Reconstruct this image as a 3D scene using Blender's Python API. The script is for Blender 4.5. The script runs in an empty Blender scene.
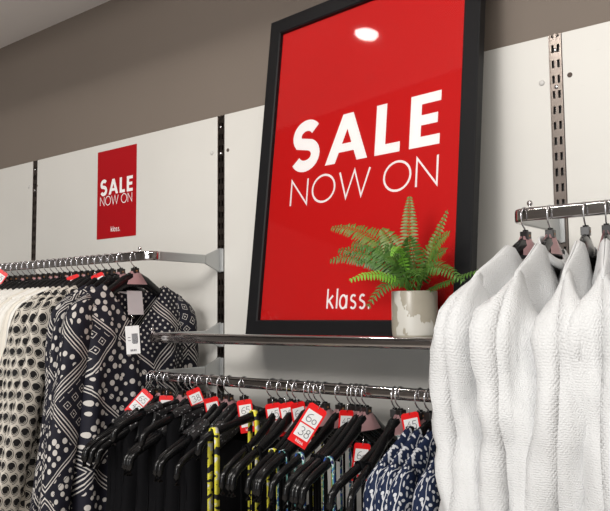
import bpy, math, random
from math import sin, cos, pi, radians as R, sqrt
from mathutils import Vector, Matrix, noise

# ------------------------------------------------------------------ camera
S = bpy.context.scene
COL = S.collection
YAW, PIT, ROL = 0.6748, 0.0783, -0.0079
CAM = Vector((1.5477, -1.5385, 1.55))
fw = Vector((-sin(YAW)*cos(PIT), cos(YAW)*cos(PIT), sin(PIT)))
rt0 = Vector((cos(YAW), sin(YAW), 0)); up0 = rt0.cross(fw)
rt = rt0*cos(ROL) + up0*sin(ROL); up = -rt0*sin(ROL) + up0*cos(ROL)
cd = bpy.data.cameras.new('camera'); cam = bpy.data.objects.new('camera', cd); COL.objects.link(cam)
cam.matrix_world = Matrix(((rt.x, up.x, -fw.x, CAM.x), (rt.y, up.y, -fw.y, CAM.y), (rt.z, up.z, -fw.z, CAM.z), (0, 0, 0, 1)))
cd.sensor_fit = 'HORIZONTAL'; cd.sensor_width = 36; cd.lens = 740/610*36; cd.clip_start = 0.05
S.camera = cam

# ------------------------------------------------------------------ world and lights
wd = bpy.data.worlds.new('world'); S.world = wd; wd.use_nodes = True
wd.node_tree.nodes['Background'].inputs[0].default_value = (0.9, 0.93, 1, 1)
wd.node_tree.nodes['Background'].inputs[1].default_value = 0.3

def area(name, loc, target, sx, sy, power, col):
    l = bpy.data.lights.new(name, 'AREA'); l.shape = 'RECTANGLE'; l.size = sx; l.size_y = sy
    l.energy = power; l.color = col
    o = bpy.data.objects.new(name, l); COL.objects.link(o)
    o.location = loc
    o.rotation_euler = (Vector(target) - Vector(loc)).to_track_quat('-Z', 'Y').to_euler()
    return o
area('strip_light', (1.45, -2.4, 3.2), (0.9, 0, 1.3), 3.8, 0.06, 60, (1, 0.96, 0.9))
area('shop_light', (1.15, -3.9, 2.75), (0.3, 0, 1.5), 0.9, 0.45, 50, (1, 0.97, 0.94))
area('shop_light', (0.6, -4.2, 2.7), (-0.8, 0, 1.6), 1.2, 0.8, 26, (1, 0.97, 0.93))
area('front_fill_light', (0.9, -4.5, 1.25), (0.4, 0, 1.3), 3.4, 1.8, 46, (0.95, 0.98, 1.0))  # broad unseen fill lamp, added to lift the shade under the shelf
S.view_settings.view_transform = 'Standard'; S.view_settings.look = 'None'
S.view_settings.gamma = 1; S.view_settings.use_curve_mapping = False
S.view_settings.exposure = -0.07

# ------------------------------------------------------------------ materials
class N:
    """tiny node-graph helper"""
    def __init__(s, name):
        s.m = bpy.data.materials.new(name); s.m.use_nodes = True
        s.t = s.m.node_tree; s.b = s.t.nodes['Principled BSDF']; s.out = s.t.nodes['Material Output']
    def n(s, typ, **kw):
        nd = s.t.nodes.new(typ)
        for k, v in kw.items(): setattr(nd, k, v)
        return nd
    def inp(s, sock, v):
        if isinstance(v, bpy.types.NodeSocket): s.t.links.new(v, sock)
        else: sock.default_value = v
    def math(s, op, a, b=0.0, c=0.0, clamp=False):
        nd = s.n('ShaderNodeMath', operation=op); nd.use_clamp = clamp
        s.inp(nd.inputs[0], a); s.inp(nd.inputs[1], b); s.inp(nd.inputs[2], c); return nd.outputs[0]
    def lt(s, a, b): return s.math('LESS_THAN', a, b)
    def gt(s, a, b): return s.math('GREATER_THAN', a, b)
    def mul(s, a, b): return s.math('MULTIPLY', a, b)
    def add(s, a, b, clamp=False): return s.math('ADD', a, b, clamp=clamp)
    def vmath(s, op, a, b=(0, 0, 0)):
        nd = s.n('ShaderNodeVectorMath', operation=op); s.inp(nd.inputs[0], a)
        if op == 'SCALE': s.inp(nd.inputs['Scale'], b)
        else: s.inp(nd.inputs[1], b)
        return nd.outputs['Value'] if op in ('LENGTH', 'DOT_PRODUCT') else nd.outputs[0]
    def uv(s): return s.n('ShaderNodeUVMap', uv_map='UVMap').outputs[0]
    def obj(s): return s.n('ShaderNodeTexCoord').outputs['Object']
    def rot(s, v, ang, scale=1.0, loc=(0, 0, 0)):
        nd = s.n('ShaderNodeMapping'); s.inp(nd.inputs['Vector'], v)
        nd.inputs['Rotation'].default_value = (0, 0, ang); nd.inputs['Location'].default_value = loc
        nd.inputs['Scale'].default_value = (scale,)*3 if not hasattr(scale, '__len__') else scale
        return nd.outputs[0]
    def sep(s, v):
        nd = s.n('ShaderNodeSeparateXYZ'); s.inp(nd.inputs[0], v); return nd.outputs[0], nd.outputs[1], nd.outputs[2]
    def comb(s, x, y, z=0.0):
        nd = s.n('ShaderNodeCombineXYZ'); s.inp(nd.inputs[0], x); s.inp(nd.inputs[1], y); s.inp(nd.inputs[2], z); return nd.outputs[0]
    def mix(s, f, a, b):
        nd = s.n('ShaderNodeMix', data_type='RGBA'); s.inp(nd.inputs[0], f)
        s.inp(nd.inputs[6], a if isinstance(a, bpy.types.NodeSocket) else (*a, 1)); s.inp(nd.inputs[7], b if isinstance(b, bpy.types.NodeSocket) else (*b, 1))
        return nd.outputs[2]
    def noise(s, v, scale, detail=2):
        nd = s.n('ShaderNodeTexNoise'); s.inp(nd.inputs['Vector'], v); nd.inputs['Scale'].default_value = scale
        nd.inputs['Detail'].default_value = detail; return nd.outputs['Fac']
    def voro(s, v, scale, rnd=1.0):
        nd = s.n('ShaderNodeTexVoronoi', voronoi_dimensions='2D'); s.inp(nd.inputs['Vector'], v); nd.inputs['Scale'].default_value = scale
        nd.inputs['Randomness'].default_value = rnd; return nd
    def bump(s, h, strength, dist):
        nd = s.n('ShaderNodeBump'); nd.inputs['Strength'].default_value = strength; nd.inputs['Distance'].default_value = dist
        s.inp(nd.inputs['Height'], h); s.t.links.new(nd.outputs[0], s.b.inputs['Normal'])
    def set(s, col=None, rough=None, metal=None, spec=None, **kw):
        if col is not None: s.inp(s.b.inputs['Base Color'], col if isinstance(col, bpy.types.NodeSocket) else (*col, 1))
        if rough is not None: s.inp(s.b.inputs['Roughness'], rough)
        if metal is not None: s.b.inputs['Metallic'].default_value = metal
        if spec is not None: s.b.inputs['Specular IOR Level'].default_value = spec
        for k, v in kw.items(): s.b.inputs[k.replace('_', ' ')].default_value = v
        return s.m

def plain(name, col, rough=0.5, metal=0.0, spec=0.5, var=0.0, vs=8, **kw):
    g = N(name)
    if var:
        f = g.noise(g.obj(), vs, 4)
        c = g.mix(f, tuple(x*(1-var) for x in col), tuple(min(1, x*(1+var)) for x in col))
    else: c = col
    return g.set(c, rough, metal, spec, **kw)

M = {}
M['taupe'] = plain('taupe_paint', (0.165, 0.134, 0.110), 0.75, var=0.04, vs=3)
M['ceil'] = plain('ceiling_paint', (0.82, 0.79, 0.78), 0.85, var=0.03)
M['darkceil'] = plain('dark_ceiling', (0.08, 0.075, 0.07), 0.9)
M['floor'] = plain('floor_vinyl', (0.55, 0.50, 0.45), 0.4, var=0.1)
M['backshop'] = plain('shop_wall', (0.42, 0.40, 0.38), 0.7, var=0.3, vs=2)
g = N('white_panel')
o_ = g.obj(); f1 = g.noise(o_, 5, 5)
st = g.math('SMOOTH_MIN', 1.0, 1.0, 0.0)
sc = g.gt(g.noise(g.rot(o_, 0, (2, 2, 30)), 14, 2), 0.74)
g.set(g.mix(g.mul(sc, 0.35), g.mix(f1, (0.60, 0.585, 0.55), (0.655, 0.64, 0.605)), (0.42, 0.40, 0.37)), 0.42)
M['panel'] = g.m
M['chrome'] = plain('chrome', (0.55, 0.53, 0.53), 0.11, 1.0)
M['wire'] = plain('steel_wire', (0.78, 0.78, 0.8), 0.2, 1.0)
M['steel'] = plain('brushed_steel', (0.17, 0.145, 0.13), 0.28, 1.0, var=0.35, vs=30)
M['greymetal'] = plain('grey_painted_metal', (0.45, 0.46, 0.46), 0.35, 0.5)
M['dark'] = plain('dark_slot', (0.012, 0.011, 0.01), 0.6)
M['frame'] = plain('black_frame', (0.007, 0.007, 0.008), 0.45, spec=0.22, var=0.1, vs=40)
M['red'] = plain('red_print', (0.50, 0.008, 0.008), 0.5, spec=0.15)
M['redsm'] = plain('red_poster', (0.36, 0.004, 0.008), 0.5, spec=0.2)
M['white'] = plain('white_print', (0.85, 0.83, 0.82), 0.5)
M['tagred'] = plain('red_tag', (0.80, 0.012, 0.014), 0.35)
M['tagwhite'] = plain('tag_white', (0.80, 0.80, 0.80), 0.5)
M['ink'] = plain('pen_ink', (0.05, 0.05, 0.07), 0.6)
M['black'] = plain('black_plastic', (0.006, 0.006, 0.0065), 0.2, spec=0.35)
M['cube'] = plain('black_marker', (0.01, 0.008, 0.008), 0.3)
M['gold'] = plain('marker_print', (0.30, 0.14, 0.06), 0.5)
M['label'] = plain('satin_label', (0.62, 0.58, 0.60), 0.35)
M['ballbrass'] = plain('knob_metal', (0.6, 0.55, 0.55), 0.15, 1.0)
M['cap'] = plain('cap_plastic', (0.55, 0.54, 0.52), 0.5)
M['hole'] = plain('worn_hole', (0.08, 0.06, 0.05), 0.8)
M['soil'] = plain('dark_moss', (0.03, 0.03, 0.012), 0.9, var=0.5, vs=80)
# acrylic pane
g = N('clear_pane')
tr = g.n('ShaderNodeBsdfTransparent'); gl = g.n('ShaderNodeBsdfGlossy'); gl.inputs['Roughness'].default_value = 0.05
fr = g.n('ShaderNodeFresnel'); fr.inputs[0].default_value = 1.5
mx = g.n('ShaderNodeMixShader'); g.t.links.new(fr.outputs[0], mx.inputs[0]); g.t.links.new(tr.outputs[0], mx.inputs[1]); g.t.links.new(gl.outputs[0], mx.inputs[2])
g.t.links.new(mx.outputs[0], g.out.inputs[0]); M['pane'] = g.m
# pink translucent film
g = N('pink_film')
tr = g.n('ShaderNodeBsdfTransparent'); tr.inputs[0].default_value = (0.95, 0.62, 0.66, 1)
mx = g.n('ShaderNodeMixShader'); mx.inputs[0].default_value = 0.62
g.set((0.62, 0.36, 0.37), 0.3); g.t.links.new(tr.outputs[0], mx.inputs[1]); g.t.links.new(g.b.outputs[0], mx.inputs[2])
g.t.links.new(mx.outputs[0], g.out.inputs[0]); M['pink'] = g.m
# lamp
g = N('lamp_glow'); g.set((0.9, 0.9, 0.9), 0.5); g.b.inputs['Emission Color'].default_value = (1, 0.97, 0.92, 1); g.b.inputs['Emission Strength'].default_value = 30; M['glow'] = g.m
# pot
g = N('glazed_pot'); o_ = g.obj()
st = g.math('GREATER_THAN', g.noise(g.rot(o_, 0.4, (22, 22, 11)), 1.5, 5), 0.54)
st2 = g.noise(o_, 18, 5)
c = g.mix(st2, (0.27, 0.245, 0.195), (0.38, 0.35, 0.285))
z = g.sep(o_)[2]
lim = g.mul(g.gt(z, 0.012), g.mul(st, 0.75))
g.set(g.mix(lim, c, (0.60, 0.59, 0.55)), 0.3); M['pot'] = g.m
# leaves
def leafmat(name, a, b):
    g = N(name); f = g.noise(g.obj(), 60, 2); g.set(g.mix(f, a, b), 0.45); return g.m
M['leaf'] = leafmat('fern_green', (0.028, 0.085, 0.012), (0.085, 0.19, 0.025))
M['leafl'] = leafmat('fern_light_green', (0.13, 0.38, 0.03), (0.24, 0.52, 0.06))
M['leafo'] = leafmat('fern_olive', (0.075, 0.12, 0.014), (0.16, 0.22, 0.035))

def fabric(g, amt=0.25, sc=900):
    g.b.inputs['Roughness'].default_value = 0.85; g.b.inputs['Specular IOR Level'].default_value = 0.2
# white textured jacket
g = N('white_basketweave')
u = g.uv()
br = g.n('ShaderNodeTexBrick'); g.inp(br.inputs['Vector'], g.rot(u, 0.0)); br.inputs['Scale'].default_value = 1.0
br.inputs['Brick Width'].default_value = 0.0056; br.inputs['Row Height'].default_value = 0.0034; br.inputs['Mortar Size'].default_value = 0.0011; br.inputs['Mortar Smooth'].default_value = 1.0
br.inputs['Bias'].default_value = 0
hgt = g.add(g.math('SUBTRACT', 1.0, br.outputs['Fac']), g.mul(g.noise(u, 420, 2), 0.9))
v = g.voro(g.rot(u, 0.35, (1.0, 1.6, 1)), 210, 0.55)
hgt = g.add(g.mul(hgt, 0.5), g.math('SUBTRACT', 1.0, g.mul(v.outputs['Distance'], 1.5)))
g.set((0.65, 0.655, 0.66), 0.8, spec=0.2); g.bump(hgt, 0.5, 0.0014); M['jacket'] = g.m
M['whitetop'] = plain('white_cotton', (0.74, 0.72, 0.68), 0.85, spec=0.2)
M['creamtop'] = plain('cream_cotton', (0.68, 0.64, 0.57), 0.85, spec=0.2)
M['blackcloth'] = plain('black_jersey', (0.005, 0.005, 0.006), 0.85, spec=0.08)
M['greycloth'] = plain('grey_satin', (0.25, 0.25, 0.26), 0.5)
# beads
g = N('black_beading'); u = g.uv(); v = g.voro(u, 230, 0.6)
d = v.outputs['Distance']; bead = g.math('SUBTRACT', 1.0, g.mul(d, 1.6), clamp=True)
g.set((0.008, 0.008, 0.009), 0.3, spec=0.4); g.bump(bead, 0.6, 0.0015)
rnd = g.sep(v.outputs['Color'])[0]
g.set(g.mix(g.mul(g.gt(rnd, 0.90), g.lt(d, 0.3)), (0.008, 0.008, 0.009), (0.4, 0.4, 0.42))); M['beads'] = g.m  # sparkle painted in as pale specks at some bead centres

def geo(name, seed):
    """navy scarf print: rotated blocks filled with dots, little squares and stripes"""
    g = N(name); u = g.rot(g.uv(), 0.70, 1.0, (seed*0.37, seed*0.21, 0))
    cs = 0.15
    p = g.vmath('SCALE', u, 1/cs); px, py, _ = g.sep(p)
    ix = g.math('FLOOR', px); iy = g.math('FLOOR', py)
    lx = g.math('SUBTRACT', g.math('SUBTRACT', px, ix), 0.5); ly = g.math('SUBTRACT', g.math('SUBTRACT', py, iy), 0.5)
    m = g.math('MAXIMUM', g.math('ABSOLUTE', lx), g.math('ABSOLUTE', ly))
    wn = g.n('ShaderNodeTexWhiteNoise', noise_dimensions='2D'); g.inp(wn.inputs['Vector'], g.comb(ix, iy)); r = wn.outputs['Value']; 
    def band(a, b, lo, hi): return g.mul(g.gt(a, lo), g.lt(a, hi))
    border = g.add(band(m, 0, 0.415, 0.43), band(m, 0, 0.46, 0.48))
    v1 = g.voro(u, 44, 0.6); rad = g.add(0.20, g.mul(g.sep(v1.outputs['Color'])[0], 0.15)); big = g.lt(v1.outputs['Distance'], rad)
    v2 = g.voro(u, 70, 0.0); small = g.lt(v2.outputs['Distance'], 0.21)
    qx, qy, _ = g.sep(g.vmath('SCALE', u, 1/0.0287))
    fx = g.math('SUBTRACT', g.math('FRACT', qx), 0.5); fy = g.math('SUBTRACT', g.math('FRACT', qy), 0.5)
    mm = g.math('MAXIMUM', g.math('ABSOLUTE', fx), g.math('ABSOLUTE', fy))
    sq = g.add(band(mm, 0, 0.23, 0.28), g.lt(mm, 0.07))
    stripe = g.gt(g.math('FRACT', g.mul(qx, 1.3)), 0.66)
    inner = g.add(g.add(g.mul(g.lt(r, 0.50), big), g.mul(band(r, 0, 0.50, 0.66), small)), g.add(g.mul(band(r, 0, 0.66, 0.96), sq), g.mul(g.gt(r, 0.96), stripe)))
    fac = g.add(g.mul(g.lt(m, 0.37), inner), g.mul(g.math('SUBTRACT', 1.0, g.lt(r, 0.22)), border), clamp=True)
    fac2 = g.add(fac, g.mul(g.mul(g.lt(r, 0.22), g.gt(m, 0.38)), big), clamp=True)
    g.set(g.mix(fac2, (0.010, 0.010, 0.018), (0.56, 0.53, 0.50)), 0.7, spec=0.25); return g.m
M['geo0'] = geo('navy_scarf_print', 1); M['geo1'] = geo('navy_scarf_print_offset', 5)
# beige with black half-dots
g = N('beige_dot_print'); u = g.uv(); px, py, _ = g.sep(g.vmath('SCALE', u, 1/0.032))
iy = g.math('FLOOR', g.mul(py, 1.15)); sh = g.mul(g.math('MODULO', g.math('ABSOLUTE', iy), 2.0), 0.5)
fx = g.math('SUBTRACT', g.math('FRACT', g.add(px, sh)), 0.5); fy = g.math('SUBTRACT', g.math('FRACT', g.mul(py, 1.15)), 0.5)
ln = g.vmath('LENGTH', g.comb(fx, fy)); dot = g.lt(ln, 0.37)
ring = g.mul(g.gt(ln, 0.44), g.mul(g.lt(ln, 0.50), g.gt(fx, 0.0)))
cut = g.mul(dot, g.math('SUBTRACT', 1.0, g.mul(g.gt(ln, 0.27), g.mul(g.lt(ln, 0.31), g.lt(fy, 0.0)))))
g.set(g.mix(g.add(cut, ring, clamp=True), (0.56, 0.52, 0.46), (0.014, 0.013, 0.014)), 0.75, spec=0.2); M['beige'] = g.m
# navy with white leaves
g = N('navy_leaf_print'); u = g.uv(); v = g.voro(u, 80, 0.7)
dv = g.vmath('SUBTRACT', u, v.outputs['Position'])
vr = g.n('ShaderNodeVectorRotate', rotation_type='Z_AXIS'); g.inp(vr.inputs['Vector'], dv); g.inp(vr.inputs['Angle'], g.mul(g.sep(v.outputs['Color'])[0], 6.28))
lx, ly, _ = g.sep(vr.outputs[0])
e = g.vmath('LENGTH', g.comb(g.mul(lx, 290.0), g.mul(ly, 155.0)))
leaf = g.lt(e, 0.66)
wv = g.n('ShaderNodeTexWave'); g.inp(wv.inputs['Vector'], g.rot(u, 0.5)); wv.inputs['Scale'].default_value = 9; wv.inputs['Distortion'].default_value = 7; wv.inputs['Detail'].default_value = 1; wv.inputs['Detail Scale'].default_value = 2
stem = g.gt(wv.outputs['Fac'], 0.985)
g.set(g.mix(g.add(leaf, stem, clamp=True), (0.010, 0.018, 0.05), (0.56, 0.57, 0.60)), 0.75, spec=0.2); M['floral'] = g.m
# straps
def strapmat(name, cols, sc):
    g = N(name); u = g.uv(); f = g.noise(u, sc, 1)
    c = g.mix(g.gt(f, 0.44), cols[0], cols[1]); c = g.mix(g.gt(f, 0.53), c, cols[2]); c = g.mix(g.gt(f, 0.60), c, cols[3] if len(cols) > 3 else cols[0])
    g.set(c, 0.7); return g.m
M['yellow'] = strapmat('yellow_black_print', [(0.015, 0.015, 0.02), (0.78, 0.72, 0.05), (0.80, 0.74, 0.10), (0.75, 0.75, 0.70)], 55)
M['blue'] = strapmat('blue_green_print', [(0.03, 0.10, 0.45), (0.10, 0.35, 0.30), (0.70, 0.78, 0.80), (0.02, 0.03, 0.12)], 75)
M['whiteblack'] = strapmat('white_black_print', [(0.015, 0.015, 0.02), (0.7, 0.7, 0.68), (0.02, 0.02, 0.03), (0.72, 0.72, 0.7)], 40)

# ------------------------------------------------------------------ mesh helpers
def mesh_obj(name, verts, faces, mat, parent=None, uvs=None, smooth=True, loc=None, sub=0, solid=0, bevel=0):
    me = bpy.data.meshes.new(name); me.from_pydata([tuple(v) for v in verts], [], faces); me.update()
    if uvs is not None:
        l = me.uv_layers.new(name='UVMap')
        for lp in me.loops: l.data[lp.index].uv = uvs[lp.vertex_index]
    mats = mat if isinstance(mat, (list, tuple)) else [mat]
    for m in mats: me.materials.append(m)
    if smooth: me.polygons.foreach_set('use_smooth', [True]*len(me.polygons))
    o = bpy.data.objects.new(name, me); COL.objects.link(o)
    if parent: o.parent = parent
    if loc: o.location = loc
    if bevel:
        b = o.modifiers.new('bevel', 'BEVEL'); b.width = bevel; b.segments = 2; b.limit_method = 'ANGLE'
    if solid:
        s = o.modifiers.new('solid', 'SOLIDIFY'); s.thickness = solid; s.offset = 0
    if sub:
        s = o.modifiers.new('sub', 'SUBSURF'); s.levels = sub; s.render_levels = sub
    return o
def tag(o, label=None, cat=None, group=None, kind=None):
    if label: o['label'] = label
    if cat: o['category'] = cat
    if group: o['group'] = group
    if kind: o['kind'] = kind
    return o
def empty(name, loc=(0, 0, 0), rz=0, parent=None):
    o = bpy.data.objects.new(name, None); COL.objects.link(o); o.location = loc; o.rotation_euler = (0, 0, rz); o.empty_display_size = 0.05
    if parent: o.parent = parent
    return o
class MB:
    def __init__(s): s.v = []; s.f = []
    def box(s, a, b):
        n = len(s.v); x0, y0, z0 = a; x1, y1, z1 = b
        s.v += [(x0, y0, z0), (x1, y0, z0), (x1, y1, z0), (x0, y1, z0), (x0, y0, z1), (x1, y0, z1), (x1, y1, z1), (x0, y1, z1)]
        s.f += [tuple(n+i for i in q) for q in ((0, 3, 2, 1), (4, 5, 6, 7), (0, 1, 5, 4), (1, 2, 6, 5), (2, 3, 7, 6), (3, 0, 4, 7))]
        return s
    def tube(s, pts, ra, rb=None, ns=8, side=None, cap=True, sq=1.0):
        """sweep an ellipse along pts; ra across 'side', rb across the other axis; scalars or lists"""
        pts = [Vector(p) for p in pts]; n0 = len(s.v); k = len(pts)
        rb = rb if rb is not None else ra
        A = ra if hasattr(ra, '__len__') else [ra]*k; B = rb if hasattr(rb, '__len__') else [rb]*k
        prev = Vector(side) if side else None
        for i, p in enumerate(pts):
            t = (pts[min(i+1, k-1)] - pts[max(i-1, 0)]).normalized()
            if prev is None:
                prev = t.cross(Vector((0, 0, 1))) if abs(t.z) < 0.9 else t.cross(Vector((1, 0, 0)))
            e1 = (prev - t*prev.dot(t)).normalized(); e2 = t.cross(e1)
            if not side: prev = e1
            for j in range(ns):
                a = 2*pi*j/ns; ca, sa = cos(a), sin(a); ca = math.copysign(abs(ca)**sq, ca); sa = math.copysign(abs(sa)**sq, sa); s.v.append(tuple(p + e1*A[i]*ca + e2*B[i]*sa))
        for i in range(k-1):
            for j in range(ns):
                a = n0+i*ns+j; b = n0+i*ns+(j+1) % ns; s.f.append((a, b, b+ns, a+ns))
        if cap:
            s.f.append(tuple(n0+j for j in reversed(range(ns)))); s.f.append(tuple(n0+(k-1)*ns+j for j in range(ns)))
        return s
    def lathe(s, prof, ns=32, c=(0, 0, 0)):
        n0 = len(s.v)
        for r, z in prof:
            for j in range(ns): a = 2*pi*j/ns; s.v.append((c[0]+r*cos(a), c[1]+r*sin(a), c[2]+z))
        for i in range(len(prof)-1):
            for j in range(ns):
                a = n0+i*ns+j; b = n0+i*ns+(j+1) % ns; s.f.append((a, b, b+ns, a+ns))
        return s
    def prism(s, outline, axis, a, b):
        """extrude a 2D outline along axis from a to b"""
        n0 = len(s.v); k = len(outline)
        def P(u, v, w): return {'x': (w, u, v), 'y': (u, w, v), 'z': (u, v, w)}[axis]
        s.v += [P(u, v, a) for u, v in outline] + [P(u, v, b) for u, v in outline]
        s.f += [tuple(n0+i for i in reversed(range(k))), tuple(n0+k+i for i in range(k))]
        for i in range(k): j = (i+1) % k; s.f.append((n0+i, n0+j, n0+k+j, n0+k+i))
        return s
    def build(s, name, mat, parent=None, **kw): return mesh_obj(name, s.v, s.f, mat, parent, **kw)

# ------------------------------------------------------------------ room
def struct(name, mb, mat, **kw):
    kw.setdefault('smooth', False); return tag(mb.build(name, mat, **kw), kind='structure')
PT = 2.141
struct('wall_back', MB().box((-4, 0.018, 0), (4.5, 0.15, 3.3)), M['taupe'])
struct('wall_left', MB().box((-4.15, -4.6, 0), (-4, 0.15, 3.3)), M['backshop'])
struct('wall_right', MB().box((4.5, -4.6, 0), (4.65, 0.15, 3.3)), M['backshop'])
struct('wall_front', MB().box((-4.15, -4.75, 0), (4.65, -4.6, 3.3)), M['backshop'])
struct('floor', MB().box((-4.15, -4.75, -0.1), (4.65, 0.15, 0)), M['floor'])
struct('ceiling', MB().box((-4, -0.9, 2.66), (4.5, 0.018, 3.3)), M['ceil'])
struct('ceiling_upper', MB().box((-4.15, -4.75, 3.3), (4.65, 0.15, 3.4)), M['darkceil'])
TR_ = {}
for i, (a, b) in enumerate([(-2.5, -1.014), (-0.986, -0.014), (0.014, 0.991), (1.019, 2.5)]):
    TR_[i] = struct('trim_%d' % (i+1), MB().box((a, 0, 0.1), (b, 0.018, PT)), M['panel'], bevel=0.0015)
# small caps and worn screw holes on the panels
def disc(name, x, z, r, mat, h=0.002):
    mb = MB(); mb.tube([(0, 0, 0), (0, -h*0.6, 0), (0, -h, 0)], [r, r, r*0.6], ns=14); return mb.build(name, mat, loc=(x, 0.0, z))
for i, x, z in [(2, 0.974, 2.041), (1, -0.038, 2.033), (0, -1.041, 2.044)]: disc('screw_cap', x, z, 0.006, M['cap'], 0.003).parent = TR_[i]
for i, x, z in [(3, 1.034, 2.046), (2, 0.029, 2.032), (1, -0.986, 2.042)]: disc('screw_hole', x, z, 0.0055, M['hole'], 0.001).parent = TR_[i]

# slotted wall standards
def standard(x, label):
    t = tag(empty('slotted_standard', (x, 0, 0.12)), label, 'wall standard', 'slotted standards between the panels')
    H = PT - 0.12
    MB().box((-0.0135, 0.010, 0), (0.0135, 0.017, H)).build('channel', M['dark'], t, smooth=False)
    m = MB()
    for a, b in [(-0.0125, -0.0085), (-0.0030, 0.0030), (0.0085, 0.0125)]: m.box((a, 0.0, 0), (b, 0.009, H))
    for a in (-0.0133, 0.0118): m.box((a, -0.0012, 0), (a+0.0015, 0.0, H))
    z = 0.0
    while z < H - 0.01:
        for a, b in [(-0.0085, -0.0030), (0.0030, 0.0085)]: m.box((a, 0.0, z), (b, 0.009, z+0.0165))
        z += 0.0333
    m.build('slotted_face', M['steel'], t, smooth=False)
    for zz in (H-0.035, H-0.115):
        MB().tube([(0, 0.001, zz), (0, -0.0025, zz), (0, -0.0035, zz)], [0.004, 0.004, 0.002], ns=10).build('screw', M['wire'], t)
    return t
standard(-1, 'slotted metal wall standard at the far left, between the two left white panels')
standard(0, 'slotted metal wall standard left of the large framed sale poster')
standard(1.005, 'slotted chrome wall standard above the white jackets, right of the framed poster')

# downlights
def downlight(x, y, label):
    t = tag(empty('downlight', (x, y, 2.66)), label, 'ceiling light', 'ceiling downlights')
    MB().lathe([(0.042, -0.003), (0.052, -0.006), (0.058, 0.0)], 28).build('trim_ring', M['tagwhite'], t)
    MB().lathe([(0.0001, -0.002), (0.042, -0.002)], 24).build('lamp_face', M['glow'], t)
    l = bpy.data.lights.new('downlight_lamp', 'SPOT'); l.energy = 9; l.spot_size = R(105); l.spot_blend = 0.7; l.shadow_soft_size = 0.04; l.color = (1, 0.96, 0.9)
    o = bpy.data.objects.new('downlight_lamp', l); COL.objects.link(o); o.parent = t; o.location = (0, 0, -0.012)
downlight(0.03, -0.531, 'round ceiling downlight reflected in the top of the framed poster')
downlight(-1.7, -0.531, 'round ceiling downlight above the far left end of the wall')
downlight(1.76, -0.531, 'round ceiling downlight above the white jackets')

# ------------------------------------------------------------------ lettering (stroke glyphs made into ribbons)
def arc(cx, cy, rx, ry, a0, a1, n=20):
    return [(cx+rx*cos(R(a0+(a1-a0)*i/n)), cy+ry*sin(R(a0+(a1-a0)*i/n))) for i in range(n+1)]
def ribbon(pts, w, closed=False):
    """mitred ribbon for a polyline -> verts2d, faces"""
    P = [Vector(p) for p in pts]; n = len(P); vs = []; fs = []
    for i in range(n):
        if closed: a, b, c = P[i-1], P[i], P[(i+1) % n]
        else: a, b, c = P[max(i-1, 0)], P[i], P[min(i+1, n-1)]
        d1 = (b-a) if (b-a).length > 1e-9 else (c-b); d2 = (c-b) if (c-b).length > 1e-9 else d1
        d1 = d1.normalized(); d2 = d2.normalized()
        n1 = Vector((-d1.y, d1.x)); n2 = Vector((-d2.y, d2.x)); m = (n1+n2)
        m = m.normalized() if m.length > 1e-6 else n1
        k = min(1/max(m.dot(n1), 0.3), 2.4)
        vs += [b+m*k*w/2, b-m*k*w/2]
    for i in range(n if closed else n-1):
        j = (i+1) % n; fs.append((2*i+1, 2*j+1, 2*j, 2*i))
    return vs, fs
def lettering(name, strokes, mat, parent, fn):
    """strokes: (pts, width, closed); fn maps 2D to 3D"""
    V = []; F = []
    for k, (pts, w, cl) in enumerate(strokes):
        vs, fs = ribbon(pts, w, cl); n = len(V)
        V += [fn(v[0], v[1], k*1.5e-5) for v in vs]; F += [tuple(n+i for i in f) for f in fs]
    return mesh_obj(name, V, F, mat, parent, smooth=False)
def poly(name, polys, mat, parent, fn):
    V = []; F = []
    for p in polys:
        n = len(V); e_ = n*4e-6; V += [fn(x, y, e_) for x, y in p]; F.append(tuple(range(n, n+len(p))))
    return mesh_obj(name, V, F, mat, parent, smooth=False)
def sale_glyphs(x0, y0, sx, sy):
    """SALE in a 1 x 0.28 box, bold"""
    T = lambda pts: [(x0+x*sx, y0+y*sx*sy) for x, y in pts]
    w = 0.066*sx
    out = {}
    s = arc(0.105, 0.205, 0.080, 0.075, 25, 180, 14) + [] 
    s = arc(0.108, 0.212, 0.074, 0.066, 32, 232, 16)[:-1] + arc(0.104, 0.090, 0.078, 0.068, 62, -152, 18)
    A1 = [(0.265, 0.0), (0.383, 0.29), (0.455, 0.29), (0.573, 0.0), (0.505, 0.0), (0.419, 0.222), (0.333, 0.0)]
    A1 = [[(0.262, 0), (0.334, 0), (0.446, 0.29), (0.374, 0.29)], [(0.486, 0), (0.558, 0), (0.446, 0.29), (0.374, 0.29)], [(0.318, 0.062), (0.502, 0.062), (0.484, 0.112), (0.336, 0.112)]]
    Lp = [[(0.605, 0), (0.672, 0), (0.672, 0.29), (0.605, 0.29)], [(0.672, 0), (0.765, 0), (0.765, 0.056), (0.672, 0.056)]]
    Ep = [[(0.822, 0), (0.889, 0), (0.889, 0.29), (0.822, 0.29)]] + [[(0.889, y), (e, y), (e, y+0.056), (0.889, y+0.056)] for y, e in ((0, 1.0), (0.118, 0.985), (0.234, 1.0))]
    return T(s), w, [T(q) for q in A1+Lp+Ep]
def nowon_strokes(x0, y0, sx, h, w):
    T = lambda pts: [(x0+x*sx, y0+y*h) for x, y in pts]
    return [(T([(0.0, 0), (0.0, 1), (0.128, 0.0), (0.128, 1)]), w, False), (T(arc(0.252, 0.5, 0.083, 0.52, 0, 345, 24)), w, True),
            (T([(0.368, 1), (0.420, 0), (0.473, 1), (0.526, 0), (0.578, 1)]), w, False), (T(arc(0.758, 0.5, 0.083, 0.52, 0, 345, 24)), w, True),
            (T([(0.878, 0), (0.878, 1), (1.0, 0), (1.0, 1)]), w, False)]
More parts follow.
